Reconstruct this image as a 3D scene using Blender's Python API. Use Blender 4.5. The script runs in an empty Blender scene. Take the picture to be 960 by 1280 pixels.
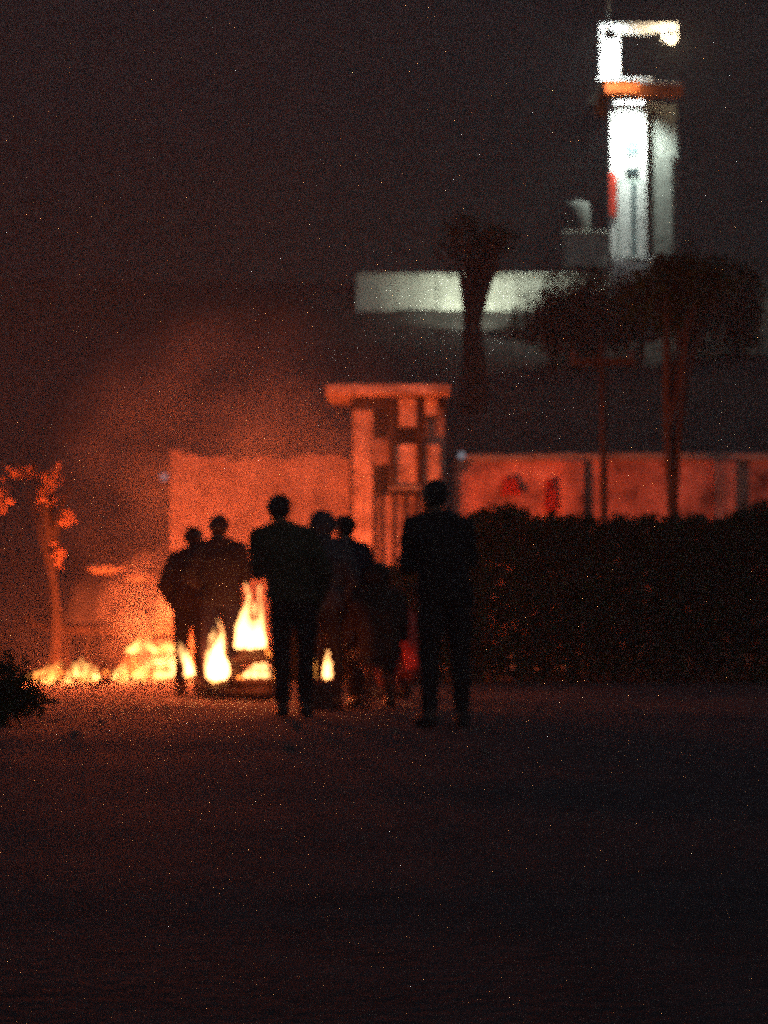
import bpy, bmesh, math, random
import numpy as np
from mathutils import Vector, Matrix, noise as mnoise

random.seed(7); np.random.seed(7)
SC = bpy.context.scene
COL = SC.collection

# ------------------------------------------------------------------ camera
F_PX, W_PX, H_PX = 2600.0, 960.0, 1280.0
CAM = Vector((0.0, 0.0, 0.9))
HORIZON = 760.0
PITCH = math.atan((HORIZON - H_PX / 2) / F_PX)          # looking slightly up
cam = bpy.data.objects.new('camera', bpy.data.cameras.new('camera'))
COL.objects.link(cam)
cam.location = CAM
cam.rotation_euler = (math.radians(90) + PITCH, 0, 0)
cam.data.sensor_fit = 'HORIZONTAL'
cam.data.sensor_width = 36.0
cam.data.lens = 36.0 * F_PX / W_PX
cam.data.clip_start = 0.05
cam.data.clip_end = 3000.0
cam.data.dof.use_dof = True                              # hand-held phone at full zoom: soft everywhere
cam.data.dof.focus_distance = 2.5
cam.data.dof.aperture_fstop = 10.5
SC.camera = cam

# ------------------------------------------------------------------ world: night sky, weak moon
world = bpy.data.worlds.new('World'); SC.world = world
world.use_nodes = True
nt = world.node_tree
bgn = nt.nodes['Background']
sky = nt.nodes.new('ShaderNodeTexSky')
sky.sky_type = 'NISHITA'
sky.sun_disc = False
SUN_EL, SUN_ROT = 30.0, 150.0
sky.sun_elevation = math.radians(SUN_EL)
sky.sun_rotation = math.radians(SUN_ROT)
nt.links.new(sky.outputs[0], bgn.inputs['Color'])
bgn.inputs['Strength'].default_value = 0.024

sl = bpy.data.lights.new('moon', 'SUN')
sl.energy = 0.012; sl.angle = math.radians(0.5); sl.color = (0.75, 0.85, 1.0)
so = bpy.data.objects.new('moon', sl); COL.objects.link(so)
so.rotation_euler = (math.radians(90 - SUN_EL), 0, math.radians(180 - SUN_ROT))

# ------------------------------------------------------------------ exposure and sampling
SC.view_settings.view_transform = 'Standard'
SC.view_settings.look = 'None'
SC.view_settings.exposure = 0.0
SC.view_settings.gamma = 1.0
SC.view_settings.use_curve_mapping = False
SC.render.engine = 'CYCLES'
SC.cycles.use_denoising = False           # a pushed night exposure: the sampling grain stays in
SC.cycles.use_adaptive_sampling = True
SC.cycles.adaptive_threshold = 1.0
SC.cycles.adaptive_min_samples = 4
SC.cycles.use_light_tree = True
SC.cycles.max_bounces = 3
SC.cycles.diffuse_bounces = 2
SC.cycles.volume_bounces = 0
SC.cycles.sample_clamp_direct = 8.0
SC.cycles.sample_clamp_indirect = 0.25
SC.cycles.pixel_filter_type = 'BLACKMAN_HARRIS'
SC.cycles.filter_width = 2.4

# ------------------------------------------------------------------ pixel helpers (photo is 960x1280)
_F = Vector((0, math.cos(PITCH), math.sin(PITCH)))
_U = Vector((0, -math.sin(PITCH), math.cos(PITCH)))


def ray(px, py):
    return _F * F_PX + Vector((px - W_PX / 2, 0, 0)) + _U * (H_PX / 2 - py)


def A(px, py, Y):
    d = ray(px, py)
    return CAM + d * (Y / d.y)


def G(px, py, z=0.0):
    d = ray(px, py)
    return CAM + d * ((z - CAM.z) / d.z)


# ------------------------------------------------------------------ materials
def mat(name, c, rough=0.85, var=0.25, scale=6.0, bump=0.3, c2=None, spec=0.3):
    m = bpy.data.materials.new(name); m.use_nodes = True
    t = m.node_tree; b = t.nodes['Principled BSDF']
    b.inputs['Roughness'].default_value = rough
    b.inputs['Specular IOR Level'].default_value = spec
    tc = t.nodes.new('ShaderNodeTexCoord')
    n = t.nodes.new('ShaderNodeTexNoise')
    n.inputs['Scale'].default_value = scale; n.inputs['Detail'].default_value = 6
    n.inputs['Roughness'].default_value = 0.65
    r = t.nodes.new('ShaderNodeValToRGB')
    a = tuple(x * (1 - var) for x in c) if c2 is None else c2
    r.color_ramp.elements[0].color = (*a, 1); r.color_ramp.elements[0].position = 0.32
    r.color_ramp.elements[1].color = (*[min(x * (1 + var * 0.5), 1) for x in c], 1)
    r.color_ramp.elements[1].position = 0.68
    t.links.new(tc.outputs['Object'], n.inputs['Vector'])
    t.links.new(n.outputs['Fac'], r.inputs['Fac'])
    t.links.new(r.outputs['Color'], b.inputs['Base Color'])
    if bump:
        n2 = t.nodes.new('ShaderNodeTexNoise'); n2.inputs['Scale'].default_value = scale * 6
        n2.inputs['Detail'].default_value = 4
        t.links.new(tc.outputs['Object'], n2.inputs['Vector'])
        bp = t.nodes.new('ShaderNodeBump'); bp.inputs['Strength'].default_value = bump
        bp.inputs['Distance'].default_value = 0.02
        t.links.new(n2.outputs['Fac'], bp.inputs['Height'])
        t.links.new(bp.outputs['Normal'], b.inputs['Normal'])
    return m


def emit(name, c, s):
    m = bpy.data.materials.new(name); m.use_nodes = True
    t = m.node_tree; t.nodes.clear()
    o = t.nodes.new('ShaderNodeOutputMaterial'); e = t.nodes.new('ShaderNodeEmission')
    e.inputs['Color'].default_value = (*c, 1); e.inputs['Strength'].default_value = s
    t.links.new(e.outputs[0], o.inputs['Surface'])
    return m


def flame_mat(name, c, s):
    m = bpy.data.materials.new(name); m.use_nodes = True
    t = m.node_tree; t.nodes.clear()
    o = t.nodes.new('ShaderNodeOutputMaterial'); e = t.nodes.new('ShaderNodeEmission')
    e.inputs['Color'].default_value = (*c, 1); e.inputs['Strength'].default_value = s
    t.links.new(e.outputs[0], o.inputs['Volume'])
    return m


M = dict(
    soil=mat('packed_soil', (0.05, 0.043, 0.04), 0.95, 0.45, 3.0, 0.6),
    slope=mat('slope_earth', (0.05, 0.048, 0.042), 0.95, 0.5, 1.5, 0.6),
    plaster=mat('weathered_plaster', (0.46, 0.33, 0.27), 0.9, 0.5, 2.0, 0.5, c2=(0.13, 0.08, 0.06)),
    shadegrey=mat('shaded_grey_render', (0.15, 0.16, 0.145), 0.9, 0.3, 3.0, 0.3),  # darker copy of grey: dim light put into the colour
    sootbrick=mat('soot_brick', (0.09, 0.04, 0.03), 0.95, 0.4, 20.0, 0.5),
    straw=mat('straw', (0.5, 0.36, 0.2), 0.9, 0.4, 9.0, 0.7),
    patchy=mat('patchy_red_plaster', (0.6, 0.28, 0.2), 0.9, 0.85, 1.7, 0.5, c2=(0.06, 0.03, 0.025)),
    coping=mat('concrete_coping', (0.3, 0.27, 0.24), 0.9, 0.3, 4.0, 0.4),
    gateplaster=mat('pale_plaster', (0.74, 0.52, 0.38), 0.9, 0.6, 4.0, 0.4, c2=(0.2, 0.12, 0.08)),
    darkwood=mat('dark_wood', (0.035, 0.02, 0.012), 0.7, 0.5, 9.0, 0.4),
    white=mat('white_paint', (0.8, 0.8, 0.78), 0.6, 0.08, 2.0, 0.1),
    orange=mat('orange_paint', (0.72, 0.13, 0.02), 0.5, 0.15, 3.0, 0.1),
    redpaint=mat('red_paint', (0.55, 0.04, 0.02), 0.5, 0.15, 3.0, 0.1),
    grey=mat('grey_render', (0.34, 0.36, 0.32), 0.9, 0.25, 3.0, 0.3),
    doorgrey=mat('door_metal', (0.42, 0.5, 0.46), 0.5, 0.25, 5.0, 0.1),
    glass=mat('window_glass', (0.10, 0.14, 0.15), 0.15, 0.2, 5.0, 0.0, spec=0.6),
    darkmetal=mat('dark_metal', (0.05, 0.05, 0.055), 0.5, 0.3, 8.0, 0.2),
    whitewash=mat('whitewash', (0.62, 0.62, 0.52), 0.9, 0.3, 2.2, 0.4),
    bark=mat('bark', (0.025, 0.017, 0.013), 0.95, 0.5, 12.0, 0.8),
    darkbark=mat('dark_bark', (0.04, 0.03, 0.022), 0.95, 0.5, 12.0, 0.8),
    leaf=mat('leaf', (0.005, 0.03, 0.007), 0.8, 0.5, 3.0, 0.0, spec=0.1),
    leafdry=mat('dry_leaf', (0.26, 0.12, 0.05), 0.7, 0.5, 3.0, 0.0),
    char=mat('charred_wood', (0.03, 0.022, 0.018), 0.95, 0.5, 14.0, 0.8),
    rubber=mat('rubber', (0.02, 0.02, 0.02), 0.8, 0.3, 10.0, 0.4),
    tarp=mat('dark_tarp', (0.03, 0.03, 0.035), 0.7, 0.4, 5.0, 0.4),
    sack=mat('sackcloth', (0.4, 0.28, 0.17), 0.95, 0.3, 12.0, 0.5),
    skin=mat('skin', (0.26, 0.14, 0.09), 0.6, 0.15, 8.0, 0.1),
    hair=mat('hair', (0.012, 0.01, 0.009), 0.6, 0.4, 30.0, 0.5),
    shoe=mat('shoe_leather', (0.02, 0.018, 0.016), 0.6, 0.3, 10.0, 0.1),
    stone=mat('stone', (0.16, 0.13, 0.11), 0.95, 0.4, 9.0, 0.6),
    ash=mat('ash', (0.12, 0.11, 0.1), 0.98, 0.5, 14.0, 0.8),
    redcloth=mat('red_cloth', (0.6, 0.07, 0.05), 0.9, 0.25, 8.0, 0.3),
    paleplastic=mat('pale_plastic', (0.75, 0.78, 0.8), 0.4, 0.05, 5.0, 0.0),
    eye=mat('eye', (0.6, 0.58, 0.55), 0.3, 0.05, 5.0, 0.0),
    ember=emit('ember_glow', (1.0, 0.22, 0.03), 5.0),
    flame=flame_mat('flame_hot', (1.0, 0.42, 0.13), 110.0),
    flame2=flame_mat('flame_mid', (1.0, 0.42, 0.10), 85.0),
    flame3=flame_mat('flame_low', (1.0, 0.33, 0.06), 40.0),
    tube=emit('tube_lit', (0.92, 1.0, 0.95), 30.0),
    bulb=emit('bulb_lit', (1.0, 0.72, 0.42), 40.0),
    dimbulb=emit('dim_bulb', (0.75, 0.85, 1.0), 0.22),
)


for k_ in ('ember', 'tube', 'bulb', 'dimbulb'):
    M[k_].cycles.emission_sampling = 'NONE'


def cloth(name, c):
    return mat('cloth_' + name, c, 0.95, 0.3, 14.0, 0.4)


# ------------------------------------------------------------------ object helpers
def tag(o, label=None, cat=None, group=None, kind=None):
    if label: o['label'] = label
    if cat: o['category'] = cat
    if group: o['group'] = group
    if kind: o['kind'] = kind
    return o


def empty(name, loc, rz=0.0):
    o = bpy.data.objects.new(name, None); COL.objects.link(o)
    o.location = loc; o.rotation_euler = (0, 0, rz); o.empty_display_size = 0.2
    return o


def link_mesh(name, me, m, parent=None, smooth=False):
    o = bpy.data.objects.new(name, me); COL.objects.link(o)
    if m is not None: me.materials.append(m)
    if smooth:
        me.polygons.foreach_set('use_smooth', [True] * len(me.polygons))
    if parent is not None: o.parent = parent
    return o


def from_bm(name, bm, m, parent=None, smooth=False):
    me = bpy.data.meshes.new(name)
    bmesh.ops.recalc_face_normals(bm, faces=bm.faces)
    bm.to_mesh(me); bm.free()
    return link_mesh(name, me, m, parent, smooth)


def add_box(bm, lo, hi, bevel=0.0, rot=None):
    lo, hi = Vector(lo), Vector(hi)
    r = bmesh.ops.create_cube(bm, size=1.0)
    vs = r['verts']
    c, s = (lo + hi) / 2, hi - lo
    mtx = Matrix.Translation(c) @ (rot.to_4x4() if rot is not None else Matrix.Identity(4)) @ Matrix.Diagonal((*s, 1))
    bmesh.ops.transform(bm, matrix=mtx, verts=vs)
    if bevel:
        es = list({e for v in vs for e in v.link_edges})
        bmesh.ops.bevel(bm, geom=es, offset=bevel, segments=2, affect='EDGES', profile=0.5)


def box(name, lo, hi, m, parent=None, bevel=0.01, rot=None):
    bm = bmesh.new(); add_box(bm, lo, hi, bevel, rot)
    return from_bm(name, bm, m, parent)


def add_tube(bm, pts, rads, n=8, jit=0.0):
    rings = []
    for i, p in enumerate(pts):
        p = Vector(p)
        d = (Vector(pts[min(i + 1, len(pts) - 1)]) - Vector(pts[max(i - 1, 0)])).normalized()
        a = d.cross(Vector((0.31, 0.17, 0.93) if abs(d.z) < 0.9 else (1, 0, 0))).normalized()
        b = d.cross(a)
        ring = []
        for k in range(n):
            t = 2 * math.pi * k / n
            r = rads[i] * (1 + random.uniform(-jit, jit))
            ring.append(bm.verts.new(p + (a * math.cos(t) + b * math.sin(t)) * r))
        rings.append(ring)
    for r0, r1 in zip(rings, rings[1:]):
        for k in range(n):
            bm.faces.new((r0[k], r0[(k + 1) % n], r1[(k + 1) % n], r1[k]))
    bm.faces.new(rings[0]); bm.faces.new(list(reversed(rings[-1])))


def tube(name, pts, rads, m, parent=None, n=8, jit=0.0, smooth=True):
    bm = bmesh.new(); add_tube(bm, pts, rads, n, jit)
    return from_bm(name, bm, m, parent, smooth)


def leaves(name, pts, size, m, parent=None):
    """one quad-pair leaf at each point, random orientation, folded along the midrib"""
    pts = np.asarray(pts, float); n = len(pts)
    u = np.random.normal(size=(n, 3)); u /= np.linalg.norm(u, axis=1, keepdims=True)
    v = np.random.normal(size=(n, 3)); v -= (v * u).sum(1, keepdims=True) * u
    v /= np.linalg.norm(v, axis=1, keepdims=True)
    w = np.cross(u, v)
    s = size * np.random.uniform(0.6, 1.3, (n, 1))
    P = np.stack([pts - u * s, pts + v * s * 0.45 + w * s * 0.18, pts + u * s, pts - v * s * 0.45 + w * s * 0.18], 1)
    me = bpy.data.meshes.new(name)
    idx = np.arange(n)[:, None] * 4
    faces = np.concatenate([idx + np.array([[0, 1, 2]]), idx + np.array([[0, 2, 3]])], 0)
    me.from_pydata(P.reshape(-1, 3).tolist(), [], faces.tolist())
    return link_mesh(name, me, m, parent)


def blob_points(c, r, n, clumps=14):
    """leaf points gathered in clumps through an ellipsoid"""
    c, r = np.array(c), np.array(r)
    out = []
    for _ in range(clumps):
        d = np.random.normal(size=3); d /= np.linalg.norm(d)
        cc = c + d * r * np.random.uniform(0.25, 0.85)
        k = n // clumps
        q = np.random.normal(size=(k, 3)) * r * 0.22
        out.append(cc + q)
    return np.concatenate(out)


# ================================================================== THE SETTING
SLOPE_Y0, SLOPE_Y1, SLOPE_Z1 = 32.0, 51.2, 7.95
TERR_Z = 9.1


def slope_z(Y):
    t = min(max((Y - SLOPE_Y0) / (SLOPE_Y1 - SLOPE_Y0), 0), 1)
    return 0.02 + SLOPE_Z1 * t


def grid_sheet(name, xs, ys, zf, m):
    bm = bmesh.new()
    vs = [[bm.verts.new((x, y, zf(x, y))) for x in xs] for y in ys]
    for j in range(len(ys) - 1):
        for i in range(len(xs) - 1):
            bm.faces.new((vs[j][i], vs[j][i + 1], vs[j + 1][i + 1], vs[j + 1][i]))
    return tag(from_bm(name, bm, m, smooth=True), kind='structure')


def ground_z(x, y):
    return 0.025 * mnoise.noise(Vector((x * 0.6, y * 0.6, 3.1))) * min(1.0, max(0, (y - 3) / 4))


xs = [-190, -100, -40] + list(np.linspace(-14, 14, 57)) + [40, 100, 190]
ys = [-60, -20, -5] + list(np.linspace(1, 33, 90)) + [60, 112]
grid_sheet('ground', xs, ys, lambda x, y: ground_z(x, y) if abs(x) < 15 and 0 < y < 34 else -0.02, M['soil'])


def hill_z(x, y):
    if y <= SLOPE_Y1:
        b = slope_z(y) - (0.05 if y <= SLOPE_Y0 + 0.01 else 0)
        e = 0.16 * mnoise.noise(Vector((x * 0.45, y * 0.45, 9.0))) if SLOPE_Y0 + 0.3 < y < SLOPE_Y1 - 0.5 else 0
        return b + e
    if y <= 58: return TERR_Z - 0.06
    e = 1.3 * mnoise.noise(Vector((x * 0.08, y * 0.08, 5.0))) + 0.4 * mnoise.noise(Vector((x * 0.3, y * 0.3, 2.0)))
    return TERR_Z + (y - 58) * 0.6 + e * min(1, (y - 58) / 8)


hx = [-190, -120, -60] + list(np.linspace(-30, 30, 70)) + [60, 120, 190]
hy = list(np.linspace(SLOPE_Y0, SLOPE_Y1, 26)) + [SLOPE_Y1 + 0.34, 53, 55.5, 58] + list(np.linspace(59, 112, 40))
grid_sheet('hillside', hx, hy, hill_z, M['slope'])

# loose stones on the packed soil
stone_meshes = []
for k in range(4):
    bm = bmesh.new(); bmesh.ops.create_icosphere(bm, subdivisions=1, radius=1.0)
    for v in bm.verts:
        v.co *= 1 + random.uniform(-0.25, 0.2)
    me = bpy.data.meshes.new('stone'); bm.to_mesh(me); bm.free(); me.materials.append(M['stone'])
    stone_meshes.append(me)
for k in range(22):
    px, py = random.uniform(60, 900), random.uniform(866, 945)
    p = G(px, py); s = random.uniform(0.015, 0.045)
    o = bpy.data.objects.new('stone', stone_meshes[k % 4]); COL.objects.link(o)
    o.location = (p.x, p.y, ground_z(p.x, p.y) + s * 0.25); o.scale = (s * 1.3, s, s * 0.7)
    o.rotation_euler = (0, 0, random.uniform(0, 6.28))
    tag(o, 'small loose stone lying on the packed soil in front of the fire', 'stone', 'stones on the soil')

# ================================================================== boundary wall and gatehouse
WY = 29.3


def wall_run(px0, px1, top_py, label, pil, pm, ragged=False):
    a, b = A(px0, top_py, WY), A(px1, top_py, WY)
    h = a.z
    root = empty('boundary_wall', ((a.x + b.x) / 2, WY, 0))
    L = b.x - a.x
    box('plinth', (-L / 2 - 0.02, -0.05, -0.05), (L / 2 + 0.02, 0.0 - 0.002, 0.28), M['coping'], root, 0.012)
    if ragged:                                           # crumbling top: bays of uneven height, no coping left
        n = 60; bm = bmesh.new(); cols = []
        for i in range(n + 1):
            x = -L / 2 + L * i / n
            ht = h + 0.2 * mnoise.noise(Vector((x * 0.9, 3.3, 0))) + 0.1 * mnoise.noise(Vector((x * 4.0, 1.3, 0))) + random.uniform(-0.03, 0.03)
            cols.append([bm.verts.new((x, 0.012 * mnoise.noise(Vector((x * 2, 0, z_))), z_)) for z_ in (-0.05, ht * 0.4, ht * 0.8, ht)]
                        + [bm.verts.new((x, 0.25, z_)) for z_ in (ht + random.uniform(-0.05, 0.05), -0.05)])
        for c0, c1 in zip(cols, cols[1:]):
            for k in range(5): bm.faces.new((c0[k], c1[k], c1[k + 1], c0[k + 1]))
        bm.faces.new(cols[0]); bm.faces.new(list(reversed(cols[-1])))
        from_bm('plaster_wall', bm, pm, root)
    else:
        box('plaster_wall', (-L / 2, 0, -0.05), (L / 2, 0.25, h - 0.1), pm, root, 0.012)
        n = max(1, int(L / 1.1))
        for i in range(n):                               # coping slabs with open joints
            x0, x1 = -L / 2 + L * i / n, -L / 2 + L * (i + 1) / n
            dz = random.uniform(-0.03, 0.01)
            box('coping_slab', (x0 + 0.008, -0.06, h - 0.098 + dz), (x1 - 0.008, 0.31, h + dz), M['coping'], root, 0.012)
    for px in pil:
        x = A(px, 600, WY).x - root.location.x
        box('pilaster', (x - 0.16, -0.09, 0.285), (x + 0.16, -0.003, h - 0.11), pm, root, 0.012)
    tag(root, label, 'wall', 'stretches of plastered boundary wall')
    return root


wall_run(213, 437, 572, 'plastered boundary wall with crumbling top glowing orange behind the bonfire', [], M['plaster'], True)
wall_run(568, 1260, 566, 'long dim red plastered boundary wall rising behind the dark hedge', [715, 905, 1090], M['patchy'])

# gatehouse: two masonry piers, side panel, lintel slab, dark timber posts
gy = 29.0
g0 = A(480, 700, gy)
gate = empty('gatehouse', (g0.x, gy, 0))
tag(gate, 'small pale gatehouse with flat slab roof between the two boundary walls', 'gatehouse')


def gx(px): return A(px, 700, gy).x - g0.x
def gz(py): return A(480, py, gy).z


box('back_wall', (gx(438), 1.15, -0.05), (gx(556), 1.35, gz(497)), M['darkwood'], gate, 0.01)
box('pier', (gx(441), -0.02, -0.05), (gx(466), 0.3, gz(512)), M['gateplaster'], gate, 0.015)
box('pier', (gx(532), 0.02, -0.05), (gx(556), 0.3, gz(500)), M['plaster'], gate, 0.015)
box('roof_slab', (gx(408), -0.42, gz(496)), (gx(562), 1.5, gz(484)), M['gateplaster'], gate, 0.015)
box('lintel', (gx(438), -0.06, gz(511)), (gx(558), 0.2, gz(499)), M['darkwood'], gate, 0.01)
box('parapet_panel', (gx(491), -0.1, gz(607)), (gx(551), -0.03, gz(556)), M['gateplaster'], gate, 0.012)
box('bracket', (gx(466.5), 0.0, gz(580)), (gx(490.5), 0.14, gz(548)), M['plaster'], gate, 0.012)
box('sill', (gx(486), -0.16, gz(613)), (gx(556), 0.0, gz(608)), M['coping'], gate, 0.01)
for px in (490, 525):
    box('post', (gx(px) - 0.05, -0.16, gz(606.5)), (gx(px) + 0.05, -0.104, gz(496.5)), M['darkwood'], gate, 0.008)
for a, b, t, bo in ((499, 520, 487 + 12, 534), (531, 547, 499, 520)):
    box('shutter', (gx(a), -0.14, gz(bo)), (gx(b), -0.1, gz(t)), M['gateplaster'], gate, 0.008)
box('gate_leaf', (gx(470), 0.1, 0.05), (gx(528), 0.16, gz(618)), M['plaster'], gate, 0.01)
for k in range(4):
    x = gx(470) + (gx(528) - gx(470)) * (k + 0.5) / 4
    box('rail', (x - 0.02, 0.06, 0.06), (x + 0.02, 0.097, gz(620)), M['darkwood'], gate, 0.004)

# cloth bundles hung over the wall, pale lamps
for px, py, w, h, lab in ((638, 608, 24, 22, 'short red cloth folded over a nail on the dim wall'),
                          (688, 619, 17, 40, 'long narrow red cloth hanging on the dim wall')):
    c = A(px, py, WY - 0.05); s = 88.0
    bm = bmesh.new()
    nx, nz = 8, 10
    vs = [[bm.verts.new((w / s * (i / nx - 0.5) * (0.75 + 0.25 * j / nz), -0.03 - 0.02 * math.sin(i * 2.2 + j * 0.3) - 0.02 * j / nz,
                         h / s * (0.5 - j / nz))) for i in range(nx + 1)] for j in range(nz + 1)]
    for j in range(nz):
        for i in range(nx):
            bm.faces.new((vs[j][i], vs[j][i + 1], vs[j + 1][i + 1], vs[j + 1][i]))
    bmesh.ops.solidify(bm, geom=bm.faces[:], thickness=0.012)
    root = empty('hanging_cloth', (c.x, WY - 0.02, c.z))
    from_bm('cloth_sheet', bm, M['redcloth'], root, True)
    tube('nail', [(0, 0.03, h / s * 0.46), (0, -0.09, h / s * 0.48)], [0.008, 0.008], M['darkmetal'], root)
    tag(root, lab, 'cloth')

for px, py, Y, lab in ((577, 569, 28.9, 'tiny pale lamp on a bracket beside the gatehouse'),
                       (205, 596, 29.2, 'tiny pale lamp on a bracket past the end of the glowing wall')):
    c = A(px, py, Y)
    root = empty('wall_lamp', c)
    bm = bmesh.new(); bmesh.ops.create_uvsphere(bm, u_segments=12, v_segments=8, radius=0.055)
    from_bm('globe', bm, M['dimbulb'], root, True)
    tube('bracket', [(0, 0, 0.05), (0, 0.05, 0.12), (0.09 if px < 400 else -0.02, 0.5 if px > 400 else 0.12, 0.12)], [0.012] * 3, M['darkmetal'], root)
    tube('collar', [(0, 0, 0.04), (0, 0, 0.075)], [0.03, 0.02], M['darkmetal'], root)
    tag(root, lab, 'lamp', 'small wall lamps')

# ================================================================== white house on the hill
BY = 50.0
b0 = A(788, 327, BY)
house = empty('hill_house', (b0.x, BY, b0.z))
tag(house, 'narrow white floodlit house with orange slab band on the hilltop', 'house')


def hxp(px, Y=BY): return A(px, 300, Y).x - b0.x
def hzp(py, Y=BY): return A(788, py, Y).z - b0.z


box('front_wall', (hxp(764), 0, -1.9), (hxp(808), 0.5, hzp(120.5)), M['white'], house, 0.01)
box('side_wall', (hxp(819), 0.35, -1.9), (hxp(850), 0.8, hzp(126)), M['shadegrey'], house, 0.01)
box('core_wall', (hxp(774), 0.52, -1.9), (hxp(836), 2.6, hzp(122)), M['shadegrey'], house, 0.01)
box('floor_slab', (hxp(756), -0.25, hzp(119.5)), (hxp(814), 2.2, hzp(104)), M['orange'], house, 0.01)
box('slab_lit_edge', (hxp(745), -0.3, hzp(103.6)), (hxp(815), 2.1, hzp(101.2)), M['white'], house, 0.004)  # white strips on the slabs paint in their lamplit top faces
box('floor_slab', (hxp(797), -0.42, hzp(126)), (hxp(852), -0.255, hzp(110.5)), M['orange'], house, 0.01)
box('slab_lit_edge', (hxp(798), -0.44, hzp(110.2)), (hxp(848), -0.26, hzp(108)), M['white'], house, 0.004)
box('upper_pillar', (hxp(751), 0.0, hzp(101)), (hxp(776), 0.45, hzp(38.5)), M['white'], house, 0.012)
box('roof_beam', (hxp(749.5), -0.12, hzp(38)), (hxp(848), 0.4, hzp(30)), M['white'], house, 0.012)
box('beam_drop', (hxp(829), -0.03, hzp(50)), (hxp(848), 0.25, hzp(38.4)), M['white'], house, 0.01)
tube('roof_mast', [(hxp(763), 0.2, hzp(30)), (hxp(763), 0.2, hzp(-14))], [0.035, 0.025], M['grey'], house)
wnd = box('window', (hxp(782), -0.02, hzp(196)), (hxp(800), -0.004, hzp(172)), M['doorgrey'], house, 0.004)
box('pane', (hxp(783.5), -0.026, hzp(194)), (hxp(790.5), -0.021, hzp(174)), M['glass'], wnd, 0.0)
box('pane', (hxp(791.5), -0.026, hzp(194)), (hxp(798.5), -0.021, hzp(174)), M['glass'], wnd, 0.0)
vent = box('ventilator', (hxp(782), -0.03, hzp(220)), (hxp(800), -0.004, hzp(209)), M['darkmetal'], house, 0.004)
for k in range(3):
    z = hzp(218) + k * 0.065
    box('louvre', (hxp(783), -0.045, z), (hxp(799), -0.033, z + 0.03), M['glass'], vent, 0.0)
door = box('door', (hxp(772), -0.035, 0.0), (hxp(804), -0.004, hzp(224)), M['doorgrey'], house, 0.006)
for k in range(4):
    x0 = hxp(774.5) + k * 0.142
    box('door_panel', (x0, -0.05, 0.12), (x0 + 0.115, -0.037, hzp(229)), M['white'] if k != 2 else M['glass'], door, 0.004)
tube('handle', [(hxp(801), -0.04, 1.0), (hxp(801), -0.09, 1.02), (hxp(801), -0.09, 1.14), (hxp(801), -0.04, 1.16)], [0.012] * 4, M['darkmetal'], door)
box('red_column', (hxp(762), -0.06, hzp(271)), (hxp(770.5), -0.006, hzp(216)), M['redpaint'], house, 0.008)
box('base_step', (hxp(764), -0.45, -1.9), (hxp(814), -0.06, 0.03), M['white'], house, 0.012)
box('side_wall_stub', (hxp(822), 0.2, -1.9), (hxp(842), 0.34, hzp(190)), M['shadegrey'], house, 0.01)
# the lit lamps of the house
lampr = empty('eave_lamp', A(839, 50, BY - 0.15))
bm = bmesh.new(); bmesh.ops.create_uvsphere(bm, u_segments=14, v_segments=10, radius=0.09)
from_bm('bulb', bm, M['bulb'], lampr, True)
tube('holder', [(0, 0, 0.07), (0, 0, 0.2)], [0.06, 0.05], M['darkmetal'], lampr)
tag(lampr, 'glowing warm bulb hanging from the end of the roof beam', 'lamp')


def tube_lamp(loc, length, label, vertical=False):
    r = empty('tube_lamp', loc)
    a, b = ((0, 0, -length / 2), (0, 0, length / 2)) if vertical else ((-length / 2, 0, 0), (length / 2, 0, 0))
    tube('glass_tube', [a, b], [0.018, 0.018], M['tube'], r)
    lo = [min(a[i], b[i]) - 0.02 for i in range(3)]; hi = [max(a[i], b[i]) + 0.02 for i in range(3)]
    box('batten', (lo[0], 0.03, lo[2]), (hi[0], 0.07, hi[2]), M['white'], r, 0.004)
    tag(r, label, 'lamp', 'fluorescent lamps of the hill house')
    return r


def point(name, loc, e, col, rad, parent=None, aim=None, cone=130):
    l = bpy.data.lights.new(name, 'SPOT' if aim else 'POINT'); l.energy = e; l.color = col; l.shadow_soft_size = rad
    o = bpy.data.objects.new(name, l); COL.objects.link(o); o.location = loc
    if parent is not None: o.parent = parent
    if aim:
        l.spot_size = math.radians(cone); l.spot_blend = 0.6
        o.rotation_euler = Vector(aim).to_track_quat('-Z', 'Y').to_euler()
    return o


tl = tube_lamp(A(787, 128, BY - 0.22), 0.7, 'fluorescent tube lamp under the orange slab of the hill house')
point('tube_light', (0, -0.35, -0.25), 820.0, (0.88, 1.0, 0.90), 0.15, tl, (0, 0.7, -1), 125)
point('bulb_light', (0, -0.3, -0.1), 120.0, (1.0, 0.75, 0.45), 0.1, lampr)
fl = empty('floodlight', A(764, 44, BY - 1.1))
box('housing', (-0.12, -0.05, -0.08), (0.12, 0.05, 0.08), M['darkmetal'], fl, 0.01)
box('lit_glass', (-0.10, 0.052, -0.065), (0.10, 0.06, 0.065), M['tube'], fl, 0.0)
tube('arm', [(0, 0.0, 0.082), (0, 0.1, 0.2), (0, 1.1, 0.22)], [0.02, 0.02, 0.02], M['white'], fl)
tag(fl, 'floodlight on a long arm in front of the white roof pillar', 'lamp')
point('flood_light', (0, 0.18, -0.02), 420.0, (0.9, 1.0, 0.95), 0.1, fl, (0, 1, -0.35), 125)

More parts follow.
